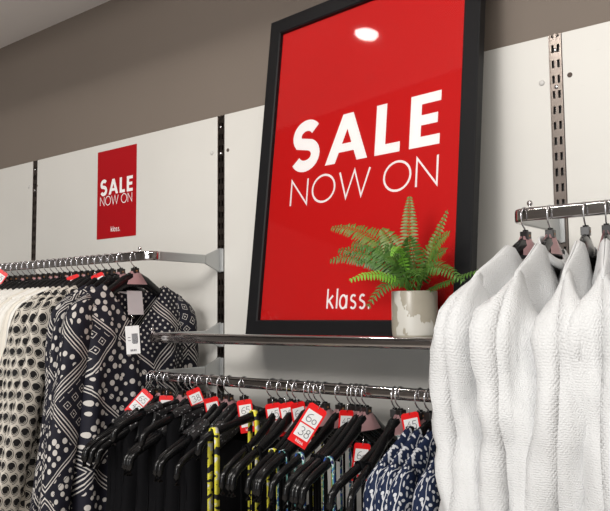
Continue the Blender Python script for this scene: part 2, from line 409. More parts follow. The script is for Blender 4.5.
def klass_strokes(x0, y0, sx, w):
    T = lambda pts: [(x0+x*sx, y0+y*sx) for x, y in pts]
    xh = 0.19
    def s_(cx): return arc(cx, xh*0.75, 0.042, xh*0.24, 35, 235, 10)[:-1] + arc(cx, xh*0.25, 0.046, xh*0.25, 60, -150, 10)
    return [(T([(0.03, 0), (0.03, 0.29)]), w, False), (T([(0.135, xh), (0.035, 0.09)]), w, False), (T([(0.065, 0.115), (0.15, 0)]), w, False),
            (T([(0.215, 0), (0.215, 0.29)]), w, False), (T(arc(0.335, xh*0.5, 0.062, xh*0.5, 0, 345, 20)), w, True), (T([(0.40, 0), (0.40, xh)]), w, False),
            (T(s_(0.525)), w, False), (T(s_(0.69)), w, False), (T([(0.80, 0.004), (0.825, 0.004)]), w*1.1, False)]

# ------------------------------------------------------------------ framed poster
FZ, FA, FB, FW, FH, FM, FX = 1.55-0.0563, -0.0927, 0.1134, 0.6695, 0.8739, 0.0422, 0.2092
fu = Vector((cos(FA), sin(FA), 0)); fn_ = Vector((-sin(FA), cos(FA), 0)); fv = Vector((0, 0, 1))*cos(FB) + fn_*sin(FB); fnn = fu.cross(fv)  # into the wall
t = empty('framed_poster'); tag(t, 'large red sale poster in a black frame leaning on the chrome shelf', 'poster')
t.matrix_world = Matrix(((fu.x, fnn.x*-1, fv.x, FX), (fu.y, -fnn.y, fv.y, -0.12), (fu.z, -fnn.z, fv.z, FZ), (0, 0, 0, 1)))
# local axes: x right, y = back (into the wall), z up the frame
t.matrix_world = Matrix.Translation((FX, -0.12, FZ)) @ Matrix((fu, -fnn if fnn.y < 0 else fnn, fv)).transposed().to_4x4()
W_, H_, m_ = FW, FH, FM
mb = MB()
prof = [(0, 0.022), (0, 0.002), (0.002, 0), (m_-0.004, 0.0), (m_-0.001, 0.003), (m_-0.001, 0.011), (m_, 0.011), (m_, 0.022)]
rings = []
for (cx, cz, dx, dz) in [(0, 0, 1, 1), (W_, 0, -1, 1), (W_, H_, -1, -1), (0, H_, 1, -1)]:
    rings.append([(cx+dx*a, b, cz+dz*a) for a, b in prof])
k = len(prof)
for r_ in rings: mb.v += r_
for i in range(4):
    j = (i+1) % 4
    for a in range(k): b = (a+1) % k; mb.f.append((i*k+a, j*k+a, j*k+b, i*k+b))
mb.build('frame', M['frame'], t, smooth=False)
MB().box((m_*0.7, 0.0125, m_*0.7), (W_-m_*0.7, 0.016, H_-m_*0.7)).build('print', M['red'], t, smooth=False)
MB().box((0.012, 0.0165, 0.012), (W_-0.012, 0.0205, H_-0.012)).build('backing_board', M['frame'], t, smooth=False)
mesh_obj('clear_pane', [(m_*0.8, 0.0095, m_*0.8), (W_-m_*0.8, 0.0095, m_*0.8), (W_-m_*0.8, 0.0095, H_-m_*0.8), (m_*0.8, 0.0095, H_-m_*0.8)], [(0, 1, 2, 3)], M['pane'], t, smooth=False)
f3 = lambda x, y, e: (x, 0.0121-e, y)
sp, sw, pl = sale_glyphs(0.1135, 0.428, 0.459, 0.93)
lettering('lettering', [(sp, sw, False)], M['white'], t, f3); poly('lettering', pl, M['white'], t, f3)
lettering('lettering', nowon_strokes(0.121, 0.337, 0.449, 0.066, 0.0055), M['white'], t, f3)
lettering('lettering', klass_strokes(0.268, 0.0695, 0.163, 0.0052), M['white'], t, f3)

# small poster on the wall
t = tag(empty('wall_poster', (-0.604, -0.001, 1.81)), 'small red sale poster stuck on the left white panel', 'poster')
W2, H2 = 0.212, 0.305
MB().box((0, 0, 0), (W2, 0.0009, H2)).build('sheet', M['redsm'], t, smooth=False)
f4 = lambda x, y, e: (x, -0.0002-e, y)
k_ = W2/ (FW-2*m_)
sp, sw, pl = sale_glyphs(0.018, 0.150, 0.176, 1.02)
lettering('lettering', [(sp, sw, False)], M['white'], t, f4); poly('lettering', pl, M['white'], t, f4)
lettering('lettering', nowon_strokes(0.018, 0.1155, 0.172, 0.029, 0.0027), M['white'], t, f4)
lettering('lettering', klass_strokes(0.078, 0.022, 0.062, 0.0022), M['white'], t, f4)

# ------------------------------------------------------------------ rails and shelf
def rail(name, x0, x1, ry, z, label, arms, cat, flat=False, knobs=()):
    t = tag(empty(name, (x0, 0, z)), label, cat)
    L = x1-x0; rc = 0.03
    # front bar, rounded into the two arms: one swept tube of flattened section
    hh, tt = 0.0125, 0.0075
    pts = []
    for i in range(9): a = pi/2*i/8; pts.append((rc-rc*cos(a)*1.0, -ry+rc-rc*sin(a), 0))
    for i in range(9): a = pi/2*i/8; pts.append((L-rc+rc*sin(a), -ry+rc-rc*cos(a), 0))
    if flat:
        m = MB(); m.tube(pts, hh, tt, ns=24, side=(0, 0, 1), sq=0.45); m.build('bar', M['chrome'], t)
    else:
        m = MB(); m.tube(pts, hh, hh*0.85, ns=20, side=(0, 0, 1), sq=0.8); m.build('bar', M['chrome'], t)
    for s, x in ((0, 0.0), (1, L)):
        if not arms[s]: continue
        a = MB(); y0 = -ry+rc
        a.prism([(y0, -0.0125), (-0.065, -0.0125), (-0.065, 0.0125), (y0, 0.0125)], 'x', x-0.005, x+0.005)
        am = a.build('arm', M['greymetal'], t, smooth=False, bevel=0.002); tag(am, 'flat grey metal arm')
        b = MB(); b.prism([(-0.064, -0.012), (-0.003, -0.036), (-0.003, 0.036), (-0.064, 0.012)], 'x', x-0.0035, x+0.0035)
        b.prism([(0.0, -0.03), (0.009, -0.03), (0.009, -0.02), (0.0, -0.02)], 'x', x-0.0022, x+0.0022)
        bb = b.build('bracket', M['greymetal'], t, smooth=False)
        MB().box((x-0.0135, -0.006, -0.034), (x+0.0135, -0.0006, 0.034)).build('bracket_plate', M['greymetal'], t, smooth=False, bevel=0.001)
    for x in knobs:
        MB().tube([(x, -ry+0.004, 0.009), (x, -ry+0.004, 0.016), (x, -ry+0.004, 0.017)], [0.0025, 0.0025, 0.002], ns=8).build('knob_stem', M['chrome'], t)
        MB().lathe([(0.0001, -0.0055), (0.004, -0.004), (0.0055, 0), (0.004, 0.004), (0.0001, 0.0055)], 12, (x, -ry+0.004, 0.021)).build('knob', M['chrome'], t)
    return t
RY = 0.2655; ZL, ZM, ZS, ZR = 1.7078, 1.3903, 1.4904, 1.7271; RRY = 0.235
rail('hanging_rail', -1, 0, RY, ZL, 'chrome hanging rail holding white and patterned tops on the left', (1, 1), 'clothes rail', True, (0.955,))
rail('hanging_rail', 0, 1, RY, ZM, 'lower chrome hanging rail under the poster shelf holding black tops', (1, 1), 'clothes rail')
rail('hanging_rail', 1, 2, RRY, ZR, 'chrome hanging rail at the right holding white jackets', (1, 1), 'clothes rail', True, (0.03,))
t = rail('poster_shelf', 0, 1, RY, ZS, 'chrome fronted shelf carrying the framed poster and the potted fern', (1, 1), 'shelf', False, (0.008,))
MB().box((0.16, -RY+0.008, -0.004), (0.99, -0.004, 0.0028)).build('shelf_board', M['greymetal'], t, smooth=False)

# ------------------------------------------------------------------ hangers
HP = [(0, -0.062, .020), (.022, -.0635, .019), (.05, -.071, .0165), (.09, -.089, .014), (.13, -.108, .0125), (.165, -.122, .0115), (.188, -.132, .011), (.200, -.143, .0105), (.2045, -.157, .0095), (.203, -.170, .007)]
HP_FLAT = [(0, -0.060, .012), (.02, -.061, .012), (.05, -.064, .011), (.09, -.071, .010), (.13, -.080, .0095), (.165, -.089, .0095), (.188, -.098, .009), (.200, -.110, .009), (.2045, -.125, .008), (.203, -.138, .006)]
HP_MID = [(0, -.056, .015), (.018, -.061, .015), (.045, -.079, .0125), (.085, -.104, .0105), (.125, -.124, .0095), (.165, -.140, .009), (.188, -.151, .0085), (.200, -.163, .008), (.2045, -.182, .0075), (.203, -.198, .006)]
HP_NAR = [(y*0.76, z, h) for y, z, h in HP]
HP_IN = [(y*0.88, z, h) for y, z, h in HP]
HP_SHORT = [(y*0.62, -0.06+(z+0.06)*0.75, h*0.8) for y, z, h in HP]
def make_hanger(prof):
    t = empty('clothes_hanger')
    m = MB()
    pts = [(0, -y, z) for y, z, h in reversed(prof)] + [(0, y, z) for y, z, h in prof[1:]]
    hs = [h for _, _, h in reversed(prof)] + [h for _, _, h in prof[1:]]
    m.tube(pts, [h for h in hs], [0.0055+0.12*h for h in hs], ns=10, side=(0, 0, 1))
    m.tube([(0, 0, -0.028), (0, 0, -0.06)], [0.0055, 0.010], [0.005, 0.0075], ns=8, side=(0, 1, 0))
    body = m.build('shoulder_bar', M['black'], t)
    h = MB(); r = 0.0168; c = -0.0033
    pts = [(0, r*cos(R(a)), c+r*sin(R(a))) for a in range(-20, 201, 17)]
    pts += [(0, -0.0155, -0.014), (0, -0.010, -0.021), (0, -0.003, -0.026), (0, 0, -0.034)]
    h.tube(pts, 0.0016, ns=6); h.build('hook', M['wire'], t)
    MB().box((-0.0075, -0.0085, -0.046), (0.0075, 0.0085, -0.031)).build('size_marker', M['cube'], t, smooth=False, bevel=0.001)
    MB().box((0.0074, -0.003, -0.041), (0.0079, 0.003, -0.037)).build('size_print', M['gold'], t, smooth=False)
    return t
def flag_mesh(w=0.046, h=0.036, kind=0):
    # folded film over the neck: two trapezoid sheets meeting in a ridge
    V = []; F = []
    for s in (-1, 1):
        n = len(V)
        for i in range(5):
            tt = i/4
            for j in range(5):
                q = j/4-0.5
                y = q*w*(0.55+0.9*tt); z = -0.040-h*tt
                V.append((s*(0.004+0.009*tt+0.003*sin(q*5+s)), y, z))
        for i in range(4):
            for j in range(4): a = n+i*5+j; F.append((a, a+1, a+6, a+5))
    return mesh_obj('neck_film', V, F, M['pink'])
FLAG = {}
def copy_tree(o, parent=None):
    c = o.copy(); COL.objects.link(c); c.parent = parent
    for ch in o.children: copy_tree(ch, c)
    return c
PROTO = {}
ORD = ['first', 'second', 'third', 'fourth', 'fifth', 'sixth', 'seventh', 'eighth', 'ninth', 'tenth', 'eleventh', 'twelfth', 'thirteenth', 'fourteenth', 'fifteenth', 'sixteenth', 'seventeenth', 'eighteenth', 'nineteenth', 'twentieth', 'twenty-first', 'twenty-second', 'twenty-third', 'twenty-fourth', 'twenty-fifth', 'twenty-sixth', 'twenty-seventh', 'twenty-eighth', 'twenty-ninth', 'thirtieth', 'thirty-first', 'thirty-second', 'thirty-third', 'thirty-fourth', 'thirty-fifth']
def hanger(loc, rz, kind, pink, label, group, tilt=0.0):
    key = (kind, pink)
    if key not in PROTO:
        o = make_hanger({'wide': HP_MID, 'flat': HP_FLAT, 'short': HP_SHORT, 'inner': HP_IN, 'narrow': HP_NAR}[kind])
        if pink:
            f = flag_mesh(); f.parent = o; tag(f, 'translucent pink film folded over the neck')
        PROTO[key] = o
    else: o = copy_tree(PROTO[key])
    o.location = loc; o.rotation_euler = (tilt, 0, rz)
    tag(o, label, 'hanger', group); return o

# ------------------------------------------------------------------ garments
def sm(x): x = max(0, min(1, x)); return x*x*(3-2*x)
def shoulder_z(prof, y):
    y = abs(y)
    for (a, b, h), (c, d, h2) in zip(prof, prof[1:]):
        if y <= c: k = (y-a)/(c-a); return b+(d-b)*k + h+(h2-h)*k
    return prof[-1][1]
def garment(name, loc, rz, mat, label, cat, group, hw=0.19, L=0.62, dep=0.02, neck='round', nw=0.07, nd=0.07, sleeve=0.5, srx=0.03, sry=0.055,
            fold=0.006, seed=0, prof=HP, flare=0.03, drop=0.0, lmat=None, body='body', puff=0.0, splay=0.02, gap=0.005, bd=0.018, wr=0.16, phi0=22, phi1=84):
    rng = random.Random(seed)
    t = tag(empty(name, loc, rz), label, cat, group)
    ns, nt = 26, 30
    V = []; F = []; U = []
    ph = [rng.uniform(0, 6.28) for _ in range(6)]
    def top(s, front):
        y = s*hw; z = shoulder_z(prof, min(abs(y), 0.185)) + gap - drop
        if abs(y) > 0.185: z -= (abs(y)-0.185)*0.75
        if abs(y) < nw:
            k = 1-abs(y)/nw
            if front:
                dip = nd*(k if neck == 'v' else sqrt(max(0, 1-(1-k)**2)))
                z = min(z, shoulder_z(prof, nw)-drop+gap) - dip
            else: z = min(z, shoulder_z(prof, nw)-drop+gap) - bd*k**0.5
        return z
    for front in (1, 0):
        n0 = len(V); sg = 1 if front else -1
        for i in range(nt+1):
            tt = (i/nt)**1.6
            for j in range(ns+1):
                s = -1+2*j/ns
                zt = top(s, front); zb = -L + 0.01*sin(3*s+ph[0])
                z = zt+(zb-zt)*tt
                w = hw*(1-0.05*sm(tt*3)) + flare*sm(tt)
                y = s*w
                open_ = sm((nw*1.15-abs(y))/(nw*0.4)) if nw else 0; dz = max(0, zt-z); rr = sqrt(min(1, dz/0.022)) ; d = (0.0095*(open_+(1-open_)*rr) + 0.0006) + (dep-0.004)*sm(dz/0.16)
                x = sg*d*sqrt(max(0, 1-abs(s)**7)) 
                f = fold*sm(tt*2.2)*(sin(9*s+ph[1]+2*tt)+0.6*sin(17*s+ph[2]-3*tt)+0.5*noise.noise(Vector((s*3, tt*3, seed*3.1))))
                f += 0.004*noise.noise(Vector((s*5, tt*7, seed*1.7+front)))*sm(tt*5)
                V.append((x+f, y, z)); U.append((y*1.0, z + (0 if front else 0.33)))
        for i in range(nt):
            for j in range(ns):
                a = n0+i*(ns+1)+j; q = (a, a+1, a+ns+2, a+ns+1)
                F.append(q[::-1] if front else q)
    b = mesh_obj(body, V, F, mat, t, uvs=U, solid=0.0016)
    if sleeve:
        for sd in (-1, 1):
            V = []; F = []; U = []; n = 30; na = 24
            r0_ = sry*0.62
            y = hw-r0_*1.15; z = top(1-r0_*1.0/hw, 0)-0.006-r0_*0.93; q = 0.0; dq = sleeve/n
            for i in range(n+1):
                phi = R(phi0) + R(phi1-phi0)*sm(q/(sry*2.2)) + R(3)*sin(ph[3]+q*8)*sm(q*6)
                if i: y += cos(phi)*dq; z -= sin(phi)*dq; 
                k0 = sm(q/(sry*1.5))
                ry = (r0_+(sry-r0_)*k0)*(1-0.22*q/sleeve) * (1 + puff*math.exp(-((q-sry*1.1)/0.035)**2))
                rx = (0.011+(srx-0.011)*k0)*(1-0.15*q/sleeve) * (1 + puff*math.exp(-((q-sry*1.1)/0.035)**2))
                for j in range(na+1):
                    a = 2*pi*j/na; ca, sa = cos(a), sin(a)
                    nn = noise.noise(Vector((ca*1.2+seed*1.3, sa*1.2+sd*2, q*7)))*wr + wr*0.45*sin(3*a+ph[4]+q*10) + wr*0.5*noise.noise(Vector((ca*2.5+seed, sa*2.5+sd*3, q*22)))
                    kk = 1+nn*(0.25+0.75*sm(q*9))
                    oy = ry*kk*ca*sin(phi); oz = ry*kk*ca*cos(phi)
                    V.append((rx*kk*(math.copysign(abs(sa)**0.8, sa))+0.008*sin(q*9+ph[5])*sm(q*5), sd*(y+oy), z+oz)); U.append((a*sry*0.9 + 0.7*sd, -q))
                q += dq
            for i in range(n):
                for j in range(na):
                    a = i*(na+1)+j; q_ = (a, a+1, a+na+2, a+na+1); F.append(q_ if sd < 0 else q_[::-1])
            mesh_obj('sleeve', V, F, mat, t, uvs=U, solid=0.0014)
    if lmat:   # neck label inside the back
        zl = top(0, 0)
        mesh_obj('neck_label', [(-0.003, -0.024, zl+0.012), (-0.003, 0.026, zl+0.012), (0.006, 0.026, zl-0.052), (0.006, -0.026, zl-0.052)], [(0, 1, 2, 3)], lmat, t, smooth=False, solid=0.0008)
    return t

# white jackets have their own collar band
def collar_band(t, prof, nw, mat, h=0.028, drop=0):
    V = []; F = []; U = []; n = 26
    for i in range(n+1):
        a = 2*pi*i/n
        y = (nw+0.006)*sin(a); x = 0.020*cos(a); zb = -0.082+0.022*cos(a)*(-1)
        for k in range(5):
            q = k/4; V.append((x*(1-0.25*q)+0.004*sin(q*pi), y*(1-0.18*q), zb+h*q)); U.append((a*nw, q*h))
    for i in range(n):
        for k in range(4): a = i*5+k; F.append((a, a+5, a+6, a+1))
    return mesh_obj('collar', V, F, mat, t, uvs=U, solid=0.003)
def lapel(t, mat, y0, z0, L):
    V = []; F = []; U = []; n = 14
    for i in range(n+1):
        q = i/n
        w = 0.050*sin(pi*min(1, q*0.92+0.08))**0.7
        z = z0-L*q; y = y0-0.02*q
        for k in range(6):
            e = k/5; V.append((0.026+0.020*sin(e*pi)+0.012*q, y-w*e, z-0.012*e)); U.append((w*e, -q*L))
    for i in range(n):
        for k in range(5): a = i*6+k; F.append((a, a+1, a+7, a+6))
    return mesh_obj('lapel', V, F, mat, t, uvs=U, solid=0.003)

rng = random.Random(4)
LX = [-0.985, -0.95, -0.92, -0.885, -0.855, -0.82, -0.79, -0.754, -0.72, -0.69, -0.66, -0.626, -0.597, -0.562, -0.53, -0.50, -0.47, -0.44, -0.41, -0.385, -0.355, -0.328, -0.30, -0.272, -0.245, -0.215, -0.185, -0.155, -0.115, -0.055]
LX = [x-0.005 for x in LX]
nL = len(LX)
GL = 'hangers on the left rail'
for i, x in enumerate(LX):
    last = i == nL-1; k = nL-1-i
    rz = [0, 0.10, 0.17, 0.06, 0.0, -0.06, -0.08, -0.08][k] if k < 8 else rng.uniform(-0.08, 0.04)
    pk = last or rng.random() < 0.6
    if last: lab = 'wide black hanger holding the front navy patterned blouse, rightmost on the left rail'
    else: lab = 'black hanger on the left rail, %s from its right end' % ORD[nL-1-i]
    hanger((x, -RY, ZL), rz, 'narrow', pk, lab, GL)
    k = nL-1-i
    if k < 3: kind = ('geo0' if k != 1 else 'geo1', 'blouse', 'navy blouse with white scarf print', 'navy patterned blouses')
    elif k < 7: kind = ('beige', 'blouse', 'beige blouse with black dots', 'beige dotted blouses')
    elif k in (8, 11, 16): kind = ('creamtop', 'top', 'cream long sleeved top', 'white and cream tops on the left rail')
    else: kind = ('whitetop', 'top', 'white long sleeved top', 'white and cream tops on the left rail')
    if last: lab = 'navy blouse with white dots and squares facing forward at the front of the left rail'
    else: lab = kind[2] + ', %s from the right on the left rail' % ORD[k]
    garment(kind[1], (x, -RY, ZL), rz, M[kind[0]], lab, 'blouse' if 'blouse' in kind[2] else 'top', kind[3], hw=0.168, L=0.68, phi0=30, phi1=75 if 2 < k < 7 else 84,
            dep=0.030 if last else 0.008, neck='v' if k < 3 else 'round', nw=0.10, nd=0.13 if k < 3 else 0.05, sleeve=0.56, bd=0.03,
            srx=0.028 if last else 0.016, sry=0.044, fold=0.008 if last else 0.003, seed=i, lmat=M['label'] if k < 2 else None)

# middle rail
MX = [0.0, 0.026, 0.054, 0.079, 0.135, 0.159, 0.177, 0.202, 0.237, 0.271, 0.295, 0.344, 0.431, 0.457, 0.486, 0.504, 0.535, 0.547, 0.561, 0.581, 0.621, 0.649, 0.661, 0.673, 0.687, 0.755, 0.768, 0.812, 0.832, 0.86, 0.90]
MX[0] = 0.012
nM = len(MX)
def strappy(x, rz, mat, smat, label, i, prof):
    """strap garment: narrow straps hooked over the hanger arms, body lower down"""
    t = tag(empty('strappy_top', (x, -RY, ZM), rz), label, 'top', 'strappy summer tops on the lower rail')
    V = []; F = []; U = []; ns, nt = 22, 20
    for fr_ in (1, 0):
        n0 = len(V)
        for a in range(nt+1):
            tt = a/nt
            for j in range(ns+1):
                s = -1+2*j/ns; zt = -0.31+0.03*abs(s)**1.5-0.02*fr_; z = zt+(-0.75-zt)*tt
                w = 0.135+0.05*tt; d = (0.006+0.008*sm(tt*3))*sqrt(max(0, 1-abs(s)**3))
                V.append(((1 if fr_ else -1)*d+0.003*sin(12*s+i)*sm(tt*2), s*w, z)); U.append((s*w, z+0.3*fr_+i*0.13))
        for a in range(nt):
            for j in range(ns): b = n0+a*(ns+1)+j; F.append((b, b+1, b+ns+2, b+ns+1))
    mesh_obj('body', V, F, mat, t, uvs=U, solid=0.0014)
    for sd in (-1, 1):
        y = sd*(0.125 if sd < 0 else 0.11) if i != 12 else (-0.165 if sd < 0 else -0.055); sw_ = 0.0065 if i == 12 else 0.0045; zt = shoulder_z(prof, abs(y))+0.0015
        V = []; U = []; F = []
        path = [(0.012, -0.315), (0.012, zt-0.05), (0.0105, zt-0.012), (0.006, zt-0.001), (0, zt+0.001), (-0.006, zt-0.001), (-0.0105, zt-0.012), (-0.012, zt-0.05), (-0.012, -0.30)]
        acc = 0
        for k, (px, pz) in enumerate(path):
            if k: acc += Vector((px-path[k-1][0], pz-path[k-1][1])).length
            V += [(px, y-sw_, pz), (px, y+sw_, pz)]; U += [(0, acc+sd), (0.009, acc+sd)]
        for k in range(len(path)-1): F.append((2*k, 2*k+1, 2*k+3, 2*k+2))
        mesh_obj('strap', V, F, smat, t, uvs=U, solid=0.001)
    return t
for i, x in enumerate(MX):
    rz = rng.uniform(-0.10, 0.10); kind = 'wide' if i not in (12, 4, 8) else 'flat'
    if i >= 27: kind = 'short'
    prof = {'wide': HP_MID, 'flat': HP_FLAT, 'short': HP_SHORT}[kind]
    if i == 12: rz = -0.12
    if i == 25: rz = 0.15
    if i == 26: rz = -0.12
    pk = rng.random() < 0.45 or i in (24, 23, 26)
    if i in (12, 25): pk = False
    hanger((x, -RY, ZM), rz, kind, pk, 'black hanger on the lower rail, %s from its left end' % ORD[i], 'hangers on the lower rail')
    if i <= 11:
        t = garment('black_top', (x, -RY, ZM), rz, M['blackcloth'], 'sleeveless black top with beaded neck, %s from the left on the lower rail' % ORD[i], 'top', 'black beaded tops',
                    hw=0.135, L=0.62, dep=0.010, nw=0.07, nd=0.05, sleeve=0, fold=0.002, seed=50+i, prof=prof, gap=0.0015)
        # beaded yoke
        V = []; F = []; U = []; n = 24
        for j in range(n+1):
            a = -1+2*j/n; y = a*0.10
            for q in range(5):
                e = q/4; zt = shoulder_z(prof, y)+0.004
                V.append((0.016*(1-0.25*abs(a)) + 0.004*sin(e*pi), y*(1+0.1*e), zt-0.012-0.045*e*(1.0-0.2*abs(a)))); U.append((y+i, -e*0.05))
        for j in range(n):
            for q in range(4): b = j*5+q; F.append((b, b+1, b+6, b+5))
        mesh_obj('beaded_yoke', V, F, M['beads'], t, uvs=U, solid=0.003)
        V2 = []; F2 = []; U2 = []
        for j in range(13):   # beading over the near shoulder
            a = pi*j/12
            for q in range(5):
                y = -0.075-0.0125*q; zt = shoulder_z(prof, y)
                V2.append((0.016*cos(a), y, zt-0.006+0.014*sin(a))); U2.append((a*0.016+i, y))
        for j in range(12):
            for q in range(4): b = j*5+q; F2.append((b, b+1, b+6, b+5))
        mesh_obj('beaded_shoulder', V2, F2, M['beads'], t, uvs=U2)
    elif i <= 17:
        strappy(x, rz, M['whiteblack'] if i in (14, 16) else M['blackcloth'], M['yellow'] if i in (12, 14, 16) else M['blackcloth'], ('top with yellow and black straps' if i in (12, 14, 16) else 'plain black strappy top')+' on the lower rail, %s from the left' % ORD[i], i, prof)
    elif i <= 26:
        strappy(x, rz, M['blue'] if i in (20, 24) else M['blackcloth'], M['blue'] if i in (18, 20, 24) else M['blackcloth'], ('top with blue, green and white straps' if i in (18, 20, 24) else 'plain black strappy top')+' on the lower rail, %s from the left' % ORD[i], i, prof)
    else:
        garment('blouse', (x, -RY, ZM), rz, M['floral'], 'navy blouse with white leaf print, %s from the left on the lower rail' % ORD[i], 'blouse', 'navy leaf print blouses',
                hw=0.130, L=0.66, dep=0.012, nw=0.04, nd=0.05, sleeve=0.4, phi0=40, srx=0.02, sry=0.034, fold=0.003, seed=90+i, splay=0.01, prof=prof)

# right rail: white jackets
JX = [1.022, 1.068, 1.130, 1.165, 1.225, 1.285, 1.35, 1.42]
for i, x in enumerate(JX):
    rz = [-0.056, 0.067, 0.14, 0.25, 0.25, 0.2, 0.2, 0.15][i]
    hanger((x, -RRY, ZR), rz, 'narrow', i in (0, 1, 3), 'black hanger with a white jacket on the right rail, %s from the left' % ORD[i], 'hangers on the right rail')
    t = garment('jacket', (x, -RRY, ZR), rz, M['jacket'], 'white textured jacket on the right rail, %s from the left' % ORD[i], 'jacket', 'white textured jackets',
                hw=0.200, L=0.70, phi0=44, dep=0.034, nw=0.07, nd=0.07, neck='v', sleeve=0.60, srx=0.044, sry=0.072, fold=0.016, seed=20+i, puff=0.16, gap=0.008, bd=0.026, wr=0.42)
    if i in (1, 4): collar_band(t, HP, 0.055, M['jacket'], 0.018)
    if i in (2, 4): lapel(t, M['jacket'], -0.05, -0.085, 0.16)

# ------------------------------------------------------------------ tags
def seg_digits(txt, x0, y0, h):
    """hand-written figures as polylines"""
    G = {'6': [arc(0.3, 0.25, 0.26, 0.24, 120, 440, 16) and ([(0.62, 1.0)] + arc(0.55, 0.35, 0.5, 0.62, 105, 190, 8) + arc(0.36, 0.26, 0.3, 0.26, 190, 500, 16))],
         '0': [arc(0.35, 0.3, 0.24, 0.28, 90, 450, 16)], '3': [arc(0.3, 0.75, 0.26, 0.24, 150, -80, 10) + arc(0.3, 0.26, 0.3, 0.26, 80, -150, 12)],
         '8': [arc(0.35, 0.74, 0.2, 0.22, 270, -90, 14) + arc(0.35, 0.26, 0.27, 0.26, 90, 450, 16)], '5': [[(0.6, 1), (0.15, 1), (0.1, 0.6)] + arc(0.3, 0.32, 0.28, 0.32, 110, -140, 12)],
         '4': [[(0.45, 1), (0.05, 0.4), (0.6, 0.4)], [(0.45, 0.7), (0.42, 0)]], '£': [[(0.6, 0.85)] + arc(0.4, 0.8, 0.16, 0.18, 20, 190, 8) + [(0.3, 0.1), (0.1, 0.0), (0.65, 0.02)], [(0.1, 0.45), (0.5, 0.45)]]}
    out = []
    for k, ch in enumerate(txt):
        for st_ in G[ch]: out.append(([(x0+(k*0.72+x)*h, y0+y*h) for x, y in st_], h*0.075, False))
    return out
def sale_tag(loc, az, roll, txt, label, big=False, sc=1.0):
    """red swing tag; hangs below loc; az = direction its face looks to (degrees in plan)"""
    t = empty('sale_tag'); tag(t, label, 'price tag', 'red sale tags')
    n = Vector((cos(R(az)), sin(R(az)), 0)); e = Vector((0, 0, 1)).cross(n)
    B = Matrix((e, -n, Vector((0, 0, 1)))).transposed().to_4x4()     # x right, y away, z up
    t.matrix_world = Matrix.Translation(loc) @ B @ Matrix.Rotation(R(roll), 4, 'Y') @ Matrix.Scale(sc, 4)
    w, h = 0.040, 0.086
    MB().prism([(-w/2, -h), (w/2, -h), (w/2, -0.004), (w/2-0.004, 0), (-w/2+0.004, 0), (-w/2, -0.004)], 'y', 0, 0.0008).build('card', M['tagred'], t, smooth=False)
    f = lambda x, y, e_: (x, -0.0003-e_, y)
    poly('price_panel', [[(-0.016, -0.041), (0.016, -0.041), (0.016, -0.013), (-0.016, -0.013)], [(-0.016, -0.071), (0.016, -0.071), (0.016, -0.044), (-0.016, -0.044)]], M['tagwhite'], t, f)
    a, b = (txt+'|').split('|')[:2]
    f2 = lambda x, y, e_: (x, -0.0006-e_, y)
    lettering('handwriting', seg_digits(a, -0.011, -0.036, 0.017) + (seg_digits(b, -0.010, -0.066, 0.017) if b else []), M['ink'], t, f2)
    lettering('lettering', klass_strokes(-0.006, -0.081, 0.022, 0.0009), M['white'], t, f2)
    MB().tube([(0, -0.001, -0.005), (0, -0.002, 0.004), (0, 0.0, 0.016)], 0.0007, ns=5).build('string', M['wire'], t)
T_ = [((0.050, -0.305, 1.362), -52, 42, '65|45', 'red sale tag tilted at the left end of the lower rail'),
      ((0.117, -0.305, 1.358), -48, 2, '45|38', 'red sale tag hanging straight among the black tops, second from the left'),
      ((0.205, -0.300, 1.378), -40, -22, '38', 'red sale tag high against the lower rail, third from the left'),
      ((0.268, -0.300, 1.362), -35, -12, '45', 'red sale tag on the black tops, fourth from the left'),
      ((0.376, -0.300, 1.364), -45, -8, '65', 'red sale tag alone on the hanger left of the gap in the lower rail'),
      ((0.462, -0.300, 1.362), -40, -8, '45', 'red sale tag just left of the large tilted tag'),
      ((0.500, -0.300, 1.366), -40, -10, '38', 'red sale tag partly behind the top corner of the large tilted tag'),
      ((0.528, -0.295, 1.368), -25, -10, '60', 'narrow red sale tag directly behind the large tilted tag'),
      ((0.642, -0.365, 1.366), -47, 33, '60|38', 'large tilted red sale tag with 60 and 38 in front of the hangers'),
      ((0.662, -0.300, 1.362), -20, 6, '45|38', 'long narrow red sale tag right of the large tilted tag'),
      ((0.700, -0.300, 1.300), -35, 8, '60', 'red sale tag hanging low between two hangers right of the large tag'),
      ((0.808, -0.300, 1.368), -45, -10, '45', 'red sale tag above the navy leaf print blouses'),
      ((-0.672, -0.30, 1.700), -50, 35, '45|38', 'red sale tag at the left edge of the left rail'),
      ((-0.300, -0.30, 1.672), -40, -20, '45', 'red sale tag among the middle hangers of the left rail'),
      ((-0.185, -0.30, 1.672), -40, -25, '38', 'red sale tag among the hangers near the right end of the left rail')]
for a in T_:
    big = a[0][0] > 0.6 and a[0][1] < -0.35
    sale_tag((a[0][0], a[0][1], a[0][2]-(0 if big else 0.008)), *a[1:], sc=1.0 if big else 0.86)
